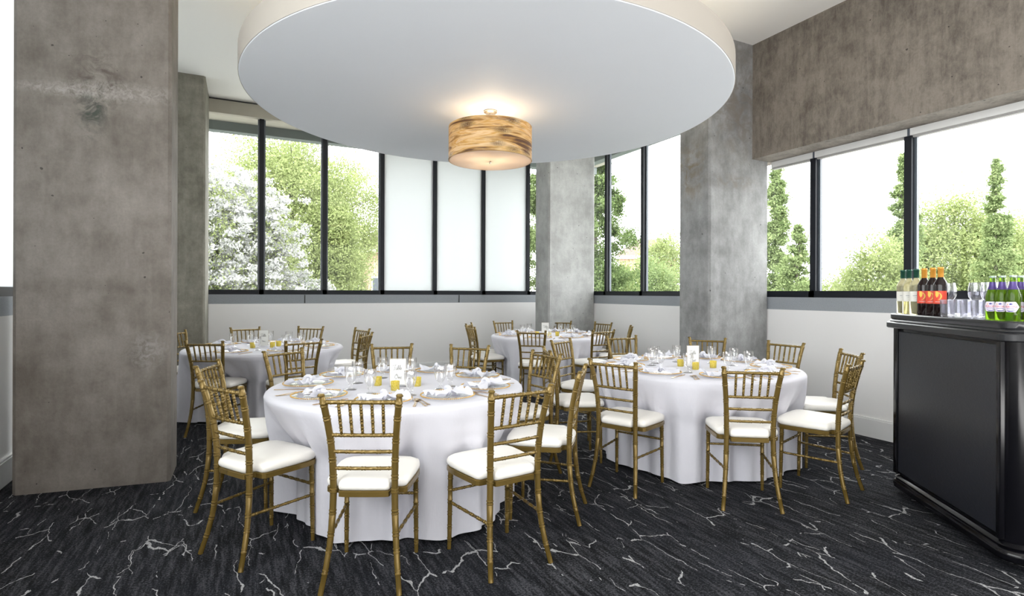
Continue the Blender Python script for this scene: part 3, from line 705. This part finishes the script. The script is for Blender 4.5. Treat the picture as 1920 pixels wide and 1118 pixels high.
# things on the bar
def bw(s_, t_): return (B0[0] + bd[0] * s_ + .80299 * t_, B0[1] + bd[1] * s_ - .59599 * t_)
def face(x, y): return math.atan2(-y, -x)    # heading from a point to the camera side of the room
def wrap(pts, R, a0, zc): return [(R * cos(a0 + x / R), R * sin(a0 + x / R), zc + z) for x, z in pts]
def patch(R, a0, half, z0, z1, n=16, dr=.0006):
    m = MB(); vs = []; k = n + 1
    for i in range(k):
        q = a0 - half + 2 * half * i / n; vs += [((R + dr) * cos(q), (R + dr) * sin(q), z0), ((R + dr) * cos(q), (R + dr) * sin(q), z1)]
    m.add(vs, [(2 * i, 2 * i + 2, 2 * i + 3, 2 * i + 1) for i in range(n)]); return m
def wrap_poly(pts, R, a0, zc, dr):   # subdivide a convex outline in strips and wrap it on the bottle; x to the reader's right
    m = MB(); n = 14; xs = [p[0] for p in pts]; x0, x1 = min(xs), max(xs)
    def span(x):
        zs = []
        for (ax, az_), (bx2, bz) in zip(pts, pts[1:] + pts[:1]):
            if min(ax, bx2) - 1e-9 <= x <= max(ax, bx2) + 1e-9:
                zs.append(az_ if abs(bx2 - ax) < 1e-9 else az_ + (bz - az_) * (x - ax) / (bx2 - ax))
                if abs(bx2 - ax) < 1e-9: zs.append(bz)
        return min(zs), max(zs)
    vs = []
    for i in range(n + 1):
        x = x0 + (x1 - x0) * i / n; lo_, hi_ = span(x); q = a0 + x / R
        vs += [((R + dr) * cos(q), (R + dr) * sin(q), zc + lo_), ((R + dr) * cos(q), (R + dr) * sin(q), zc + hi_)]
    m.add(vs, [(2 * i, 2 * i + 2, 2 * i + 3, 2 * i + 1) for i in range(n)]); return m
def wrap_text(txt, size, R, a0, zc, dr, name, mat, parent, xoff=0):
    cu = bpy.data.curves.new('lettering', 'FONT'); cu.body = txt; cu.size = size; cu.align_x = 'CENTER'; cu.align_y = 'CENTER'; cu.resolution_u = 2
    tmp = bpy.data.objects.new('tmp_lettering', cu); C.objects.link(tmp); bpy.context.view_layer.update()
    me = bpy.data.meshes.new_from_object(tmp.evaluated_get(bpy.context.evaluated_depsgraph_get()))
    bpy.data.objects.remove(tmp)
    for v_ in me.vertices:
        x, z = v_.co.x + xoff, v_.co.y; q = a0 + x / R
        v_.co = ((R + dr) * cos(q), (R + dr) * sin(q), zc + z)
    me.materials.clear(); me.materials.append(mat)
    return link(name, me, parent)
WPROF = [(0, .004), (.020, .002), (.036, .0), (.0375, .004), (.0375, .185), (.036, .197), (.028, .215), (.017, .232), (.0145, .245), (.0140, .292), (.0155, .293), (.0155, .300), (0, .301)]
def wine(kind, s_, t_, label, a_off=0):
    x, y = bw(s_, t_); red = kind == 'red'; q0 = face(x, y) + a_off
    o = thing('wine_bottle', label, 'bottle', (x, y, 1.2505), 0, ('red' if red else 'white') + ' wine bottles on the bar')
    MB().lathe(WPROF, 28).build('bottle_body', M['wine_red' if red else 'wine_white'], o, True, 50)
    MB().lathe([(.0150, .238 if red else .243), (.0158, .24 if red else .245), (.0158, .290), (.0168, .291), (.0168, .3005), (.0155, .302), (0, .302)], 20).build('foil_capsule', M['foil_orange' if red else 'foil_green'], o, True, 50)
    if red:
        q0 -= .25; lb = patch(.0375, q0, 1.15, .075, .155).build('label', M['label_red'], o)
        cr = MB(); R = .0375
        for j in range(1):
            pts = []; n = 18
            for i in range(n + 1):
                a = math.radians(-75 + 150 * i / n); wd = .0055 * cos(a) ** .8 if abs(a) < 1.5 else 0
                pts.append((.006 + .026 * cos(a) - wd, .026 * sin(a), .006 + .026 * cos(a) + wd * .3))
            vs = []
            for x0, z, x1 in pts:
                for xx in (x0 - .018, x1 - .018): qq = q0 + xx / R; vs.append(((R + .0012) * cos(qq), (R + .0012) * sin(qq), .122 + z))
            cr.add(vs, [(2 * i, 2 * i + 2, 2 * i + 3, 2 * i + 1) for i in range(n)])
        cr.build('printed_crescent', M['swoosh'], lb)
        sm = wrap_poly([(-.018, .002), (-.010, -.014), (-.002, -.004), (.001, .012), (-.005, .026), (-.018, .026)], R, q0, .126, .0009).build('printed_sun', M['swoosh'], lb)
        wrap_poly([(-.02, -.001), (.02, -.001), (.02, .001), (-.02, .001)], R, q0, .087, .0012).build('printed_line', M['paper'], lb)
    else:
        lb = patch(.0375, q0, 1.35, .085, .152).build('label', M['paper'], o)
        wrap_poly([(-.019, -.002), (.019, -.002), (.019, .002), (-.019, .002)], .0375, q0, .124, .0012).build('printed_line', M['print_grey'], lb)
        wrap_poly([(-.009, -.0006), (.009, -.0006), (.009, .0006), (-.009, .0006)], .0375, q0, .113, .0012).build('printed_line', M['print_grey'], lb)
    return o
for i, s_ in enumerate((.035, .115, .206)): wine('white', s_, .07, ('leftmost', 'middle', 'rightmost')[i] + ' of three white wine bottles with green foil on the bar')
for i, s_ in enumerate((.302, .400, .484)): wine('red', s_, .07, ('left', 'middle', 'right')[i] + ' one of three red wine bottles with orange foil on the bar')
def beer(s_, t_, label):
    x, y = bw(s_, t_); q0 = face(x, y) - .30
    o = thing('beer_bottle', label, 'bottle', (x, y, 1.2505), 0, 'green beer bottles on the bar')
    MB().lathe([(0, .004), (.018, .002), (.029, 0), (.0305, .004), (.0305, .115), (.029, .135), (.022, .160), (.0145, .180), (.0125, .200), (.0125, .226), (0, .226)], 28).build('bottle_body', M['beer'], o, True, 50)
    MB().loft([[((r) * cos(2 * PI * i / 20), r * sin(2 * PI * i / 20), z) for i in range(20)] for r, z in ((.0235, .160), (.0190, .170), (.0157, .1805), (.0140, .200))], False).build('neck_foil', M['beer_foil'], o, True)
    MB().lathe([(.0130, .222), (.0145, .225), (.0145, .231), (.012, .234), (0, .234)], 20).build('crown_cap', M['cap'], o, True)
    R = .0305
    hexa = [(-.036, 0), (-.020, -.026), (.020, -.026), (.036, 0), (.020, .026), (-.020, .026)]
    lb = wrap_poly(hexa, R, q0, .070, .0006).build('label', M['beer_label'], o)
    wrap_text('PERONI', .0150, R, q0, .070, .0013, 'lettering', M['print_red'], lb)
    wrap_poly([(-.016, -.001), (.014, -.001), (.014, .001), (-.016, .001)], R, q0, .061, .0012).build('printed_line', M['print_blue'], lb)
    wrap_poly([(-.019, .001), (-.006, -.006), (.008, -.005), (.022, .004), (.008, -.001), (-.006, -.001)], R, q0, .052, .0012).build('printed_swoosh', M['print_blue'], lb)
    wrap_poly([(-.008, 0), (0, -.004), (.010, 0), (.001, .0055)], R, q0, .084, .0012).build('printed_swoosh', M['print_blue'], lb)
    wrap_poly([(-.016, 0), (-.013, -.004), (-.009, 0), (-.013, .004)], R, q0, .083, .0012).build('printed_sun', M['print_gold'], lb)
BE = [(.941, .08, 'leftmost green beer bottle in the front row on the bar'), (.999, .09, 'second green beer bottle from the left on the bar'), (1.062, .10, 'frontmost green beer bottle with full label on the bar'),
      (1.005, .17, 'green beer bottle just behind the frontmost one on the bar'), (1.075, .185, 'rightmost green beer bottle at the picture edge on the bar')]
for b in BE: beer(*b)
tu = MB(); prof = [(0, .0), (.030, .0), (.034, .004), (.0355, .03), (.037, .060), (.039, .102), (.0372, .102), (.033, .022), (0, .018)]
tu.lathe(prof, 14); TUM = tu.data('tumbler', M['tumbler'], False)
wg = MB().lathe([(0, 0), (.036, 0), (.036, .002), (.012, .006), (.004, .014), (.0035, .075), (.006, .083), (.022, .095), (.036, .118), (.040, .140), (.037, .175), (.032, .205), (.0312, .205), (.036, .175), (.039, .140), (.035, .119), (.021, .097), (0, .088)], 24)
WG = wg.data('wine_glass', M['tumbler'], True, 60)
for i, (s_, t_) in enumerate(((.585, .055), (.680, .055), (.775, .055), (.865, .060), (.63, .14), (.73, .14))):
    o = link('tumbler', TUM); x, y = bw(s_, t_); o.location = (x, y, 1.2505)
    tag(o, ('first', 'second', 'third', 'fourth')[i] + ' cut glass tumbler from the left in the front row on the bar' if i < 4 else ('left', 'right')[i - 4] + ' cut glass tumbler of the pair in the second row on the bar', 'glass', 'glass tumblers on the bar')
for i, (s_, t_) in enumerate(((.40, .16), (.56, .22), (.66, .23), (.76, .24), (.86, .24))):
    o = link('wine_glass', WG); x, y = bw(s_, t_); o.location = (x, y, 1.2505)
    tag(o, ('first', 'second', 'third', 'fourth', 'fifth')[i] + ' stemmed wine glass from the left behind the tumblers on the bar', 'glass', 'stemmed wine glasses on the bar')
# wall outlet
ol = thing('wall_outlet', 'white wall outlet plate low on the white back wall', 'outlet', (1.28, YB, .42))
MB().box((-.038, -.007, -.06), (.038, 0, .06), .002).build('cover_plate', M['plastic'], ol, False)
for z in (-.025, .025): MB().box((-.014, -.009, z - .014), (.014, -.006, z + .014)).build('socket', M['white_trim'], ol, False)

# ------------------------------------------------------------------ outside
box('ground', (-60, -60, -.6), (90, 120, -.35), M['bounce_ground'])
def leaves(name, pts, size, mat, parent, flat_=.0):
    n = len(pts); pts = np.asarray(pts, dtype=np.float32)
    a = RS.normal(size=(n, 3)); a[:, 2] *= 1 - flat_; a /= np.linalg.norm(a, axis=1)[:, None]
    b = np.cross(a, RS.normal(size=(n, 3))); b /= np.linalg.norm(b, axis=1)[:, None]; 
    s_ = (size * RS.uniform(.6, 1.3, n))[:, None]; a = a * s_; b = b * s_ * .55
    V = np.stack([pts - a, pts + b * .9, pts + a, pts - b * .9], 1).reshape(-1, 3)
    me = bpy.data.meshes.new(name); me.vertices.add(4 * n); me.vertices.foreach_set('co', V.ravel().astype(np.float32))
    me.loops.add(4 * n); me.loops.foreach_set('vertex_index', np.arange(4 * n, dtype=np.int32))
    me.polygons.add(n); me.polygons.foreach_set('loop_start', np.arange(0, 4 * n, 4, dtype=np.int32))
    try: me.polygons.foreach_set('loop_total', np.full(n, 4, dtype=np.int32))
    except Exception: pass
    me.update(calc_edges=True); me.materials.append(mat); return link(name, me, parent)
def tree(name, label, cat, px, Z, h, rx, lo_, n, mat, size=.10, shape='round', clus=90, spread=.45, group=None, flowers=0, dx=0, limbs=9, dens=1.0):
    x, y = cw(px, Z); o = thing(name, label, cat, (x, y, -.35), 0, group); H = h + .35; L0 = lo_ + .35
    n = int(n * 2.5); size *= .56; clus = int(clus * (1.25 if shape == 'round' else 1.9)); spread *= .95 if shape == 'round' else .6
    cen = []
    for _ in range(clus):
        if shape == 'round':
            d_ = RS.normal(size=3); d_ /= np.linalg.norm(d_); r = RS.uniform(.25, 1) ** .5
            cz = (H + L0) / 2; cen.append((d_[0] * r * rx, d_[1] * r * rx, cz + d_[2] * r * (H - L0) / 2 * .96))
        else:
            u = RS.uniform(0, 1) ** 1.25; z = L0 + (H - L0) * u; rr_ = rx * (1 - u) ** .8 * RS.uniform(.2, 1.2) + .02; q = RS.uniform(0, 2 * PI)
            cen.append((rr_ * cos(q), rr_ * sin(q), z))
    cen = np.array(cen); per = n // clus
    idx = np.repeat(np.arange(clus), per)
    sg = spread * RS.uniform(.6, 1.25, clus)[idx][:, None] * (1 if shape == 'round' else (.35 + .65 * (1 - (cen[idx, 2:3] - L0) / (H - L0)).clip(0, 1)))
    pts = cen[idx] + RS.normal(size=(len(idx), 3)) * sg * np.array([1, 1, .75])
    pts = pts[pts[:, 2] > .2]
    leaves('foliage', pts, size, mat, o)
    if flowers:
        out = cen[np.linalg.norm(cen - cen.mean(0), axis=1) > .35 * rx]
        fc = out[RS.randint(0, len(out), flowers)] + RS.normal(size=(flowers, 3)) * spread * 1.05
        fp = np.repeat(fc, 54, axis=0) + RS.normal(size=(flowers * 54, 3)) * np.array([.065, .065, .04])
        leaves('blossom', fp[fp[:, 2] > .2], .042, M['petal'], o)
    m = MB(); top = H * .9
    m.tube([(0, 0, 0), (.02 * rx, 0, top * .35), (-.03 * rx, .02, top * .7), (0, 0, top)], [.035 * rx + .05, .028 * rx + .035, .015 * rx + .015, .01], 7)
    m.build('trunk', M['bark'], o)
    m = MB()
    for i in range(limbs):
        c_ = cen[RS.randint(0, clus)]; z0 = max(.3, min(c_[2] - RS.uniform(.2, .5) * math.hypot(c_[0], c_[1]) - .2, top * .85))
        m.tube([(0, 0, z0), (c_[0] * .5, c_[1] * .5, z0 + (c_[2] - z0) * .4), tuple(c_)], [.012 * rx + .012, .008 * rx + .008, .006], 5)
    m.build('branch', M['bark'], o)
    return o
tree('flowering_tree', 'white flowering tree close outside the left back window', 'tree', 405, 13.0, 4.0, 1.75, -.2, 30000, M['leaf_light'], .055, clus=110, spread=.34, flowers=2700)
tree('flowering_shrub', 'low white flowering shrub below the light green tree', 'shrub', 560, 14.0, 1.95, 1.15, -.2, 5000, M['leaf_mid'], .055, clus=40, spread=.25, flowers=800)
tree('deciduous_tree', 'large airy light green tree outside the back window', 'tree', 548, 21.0, 7.4, 3.35, 1.1, 44000, M['leaf_light'], .085, clus=190, spread=.44, limbs=70)
tree('deciduous_tree', 'denser green tree in front of the brick house', 'tree', 612, 19.0, 4.7, .8, .6, 22000, M['leaf_light'], .08, clus=80, spread=.36, limbs=14)
tree('deciduous_tree', 'dark green low tree beside the brick house', 'tree', 650, 22.0, 2.9, .45, .4, 7000, M['leaf_mid'], .08, clus=30, spread=.3)
G_ = 'upright columnar trees outside the right windows'
tree('columnar_tree', 'dark columnar tree seen left of the far pale column', 'tree', 1008, 17.0, 6.6, 1.1, -.2, 20000, M['leaf_mid'], .08, 'col', 110, .30, G_)
tree('columnar_tree', 'dark green tree seen right of the far pale column', 'tree', 1118, 15.0, 5.6, 1.55, -.2, 30000, M['leaf_dark'], .07, 'col', 130, .30, G_)
tree('leafy_tree', 'pale bushy tree low in the window between the two columns', 'tree', 1262, 22.0, 3.9, 1.3, .0, 9000, M['leaf_light'], .08, clus=50, spread=.34)
tree('leafy_tree', 'low green bush beside the distant brick house', 'shrub', 1215, 19.0, 2.5, .9, .0, 8000, M['leaf_mid'], .075, clus=40, spread=.28)
tree('leafy_tree', 'low light green bush under the dark tree', 'shrub', 1165, 17.0, 2.3, .8, .0, 6000, M['leaf_light'], .075, clus=40, spread=.26)
tree('columnar_tree', 'tall columnar tree next to the concrete column', 'tree', 1455, 17.0, 5.35, .80, -.2, 20000, M['leaf_mid'], .075, 'col', 120, .26, G_, limbs=14)
tree('columnar_tree', 'shorter tree in front of the tall columnar tree', 'tree', 1496, 14.0, 3.1, .62, -.2, 9000, M['leaf_mid'], .065, 'col', 60, .2, G_)
tree('columnar_tree', 'tall slim columnar tree left of the wide window post', 'tree', 1694, 16.0, 5.5, .62, -.2, 20000, M['leaf_mid'], .07, 'col', 120, .22, G_, limbs=14)
tree('leafy_tree', 'sloping light green bush left of the slim columnar tree', 'tree', 1650, 15.0, 3.0, .85, -.2, 11000, M['leaf_light'], .07, clus=60, spread=.26)
tree('leafy_tree', 'lowest light green bush in the middle right window', 'shrub', 1600, 17.0, 2.25, .7, -.2, 5000, M['leaf_light'], .07, clus=36, spread=.22)
tree('leafy_tree', 'large light green tree behind the wine bottles', 'tree', 1790, 19.0, 4.9, 1.75, -.1, 26000, M['leaf_light'], .085, clus=110, spread=.40, limbs=24)
tree('columnar_tree', 'thin dark spire tree behind the beer bottles', 'tree', 1868, 15.0, 5.05, .50, -.2, 15000, M['leaf_mid'], .065, 'col', 110, .2, G_, limbs=14)
tree('leafy_tree', 'pale tree at the far right edge of the window', 'tree', 1925, 19.0, 4.3, 1.3, -.1, 14000, M['leaf_light'], .085, clus=70, spread=.36)
for px, hh in ((1480, 2.0), (1560, 1.95), (1720, 2.4), (1830, 2.6)):
    tree('distant_shrub', 'hedge shrub low behind the right windows, ' + {1480: 'left of all', 1560: 'second from left', 1720: 'third from left', 1830: 'rightmost'}[px], 'shrub', px, 24.0, hh, 1.5, -.2, 5000, M['leaf_light'], .10, clus=40, spread=.36, group='distant shrubs')
def house(label, px, Z, wx_, dy_, eave, ridge, rz):
    x, y = cw(px, Z); o = thing('brick_house', label, 'house', (x, y, -.35), rz)
    MB().box((-wx_, -dy_, 0), (wx_, dy_, eave + .35)).build('brick_wall', M['brick'], o, False)
    e = .35; r = MB(); z0 = eave + .35; z1 = ridge + .35
    r.add([(-wx_ - e, -dy_ - e, z0), (wx_ + e, -dy_ - e, z0), (wx_ + e, dy_ + e, z0), (-wx_ - e, dy_ + e, z0), (-wx_ * .4, 0, z1), (wx_ * .4, 0, z1)], [(0, 1, 5, 4), (1, 2, 5), (2, 3, 4, 5), (3, 0, 4), (3, 2, 1, 0)]); r.build('roof', M['roof'], o, False)
    g = MB().box((-wx_ - e, -dy_ - e - .02, z0 - .2), (wx_ + e, -dy_ - e + .03, z0 + .02)); g.box((-wx_ - e - .02, -dy_ - e, z0 - .2), (-wx_ - e + .03, dy_ + e, z0 + .02)); g.build('gutter', M['white_trim'], o, False)
    for i in (-1, 0, 1):
        f = MB().box((i * wx_ * .6 - .45, -dy_ - .06, 1.2), (i * wx_ * .6 + .45, -dy_ + .02, 2.5)).build('window', M['white_trim'], o, False)
        MB().box((i * wx_ * .6 - .38, -dy_ - .08, 1.27), (i * wx_ * .6 + .38, -dy_ - .05, 2.43)).build('window_glass', M['frame_grey'], f, False)
house('brick house with brown roof beyond the back window trees', 778, 30, 2.6, 3, 3.5, 5.4, YAW + .15)
house('distant brick house with brown hip roof between the columns', 1215, 40, 1.9, 3, 3.9, 5.3, YAW - .25)
for i, (za, zb) in enumerate(((7.6, 7.2), (7.2, 6.7), (6.4, 5.9))):
    a = cw(330, 20); b = cw(760, 27); m = MB()
    m.tube([(a[0] + (b[0] - a[0]) * t_, a[1] + (b[1] - a[1]) * t_, za + (zb - za) * t_ - .25 * 4 * t_ * (1 - t_)) for t_ in [j / 12 for j in range(13)]], .008, 4)
    tag(m.build('overhead_cable', M['frame_grey']), ('top', 'middle', 'lowest')[i] + ' thin overhead cable crossing above the trees', 'cable', 'overhead cables')
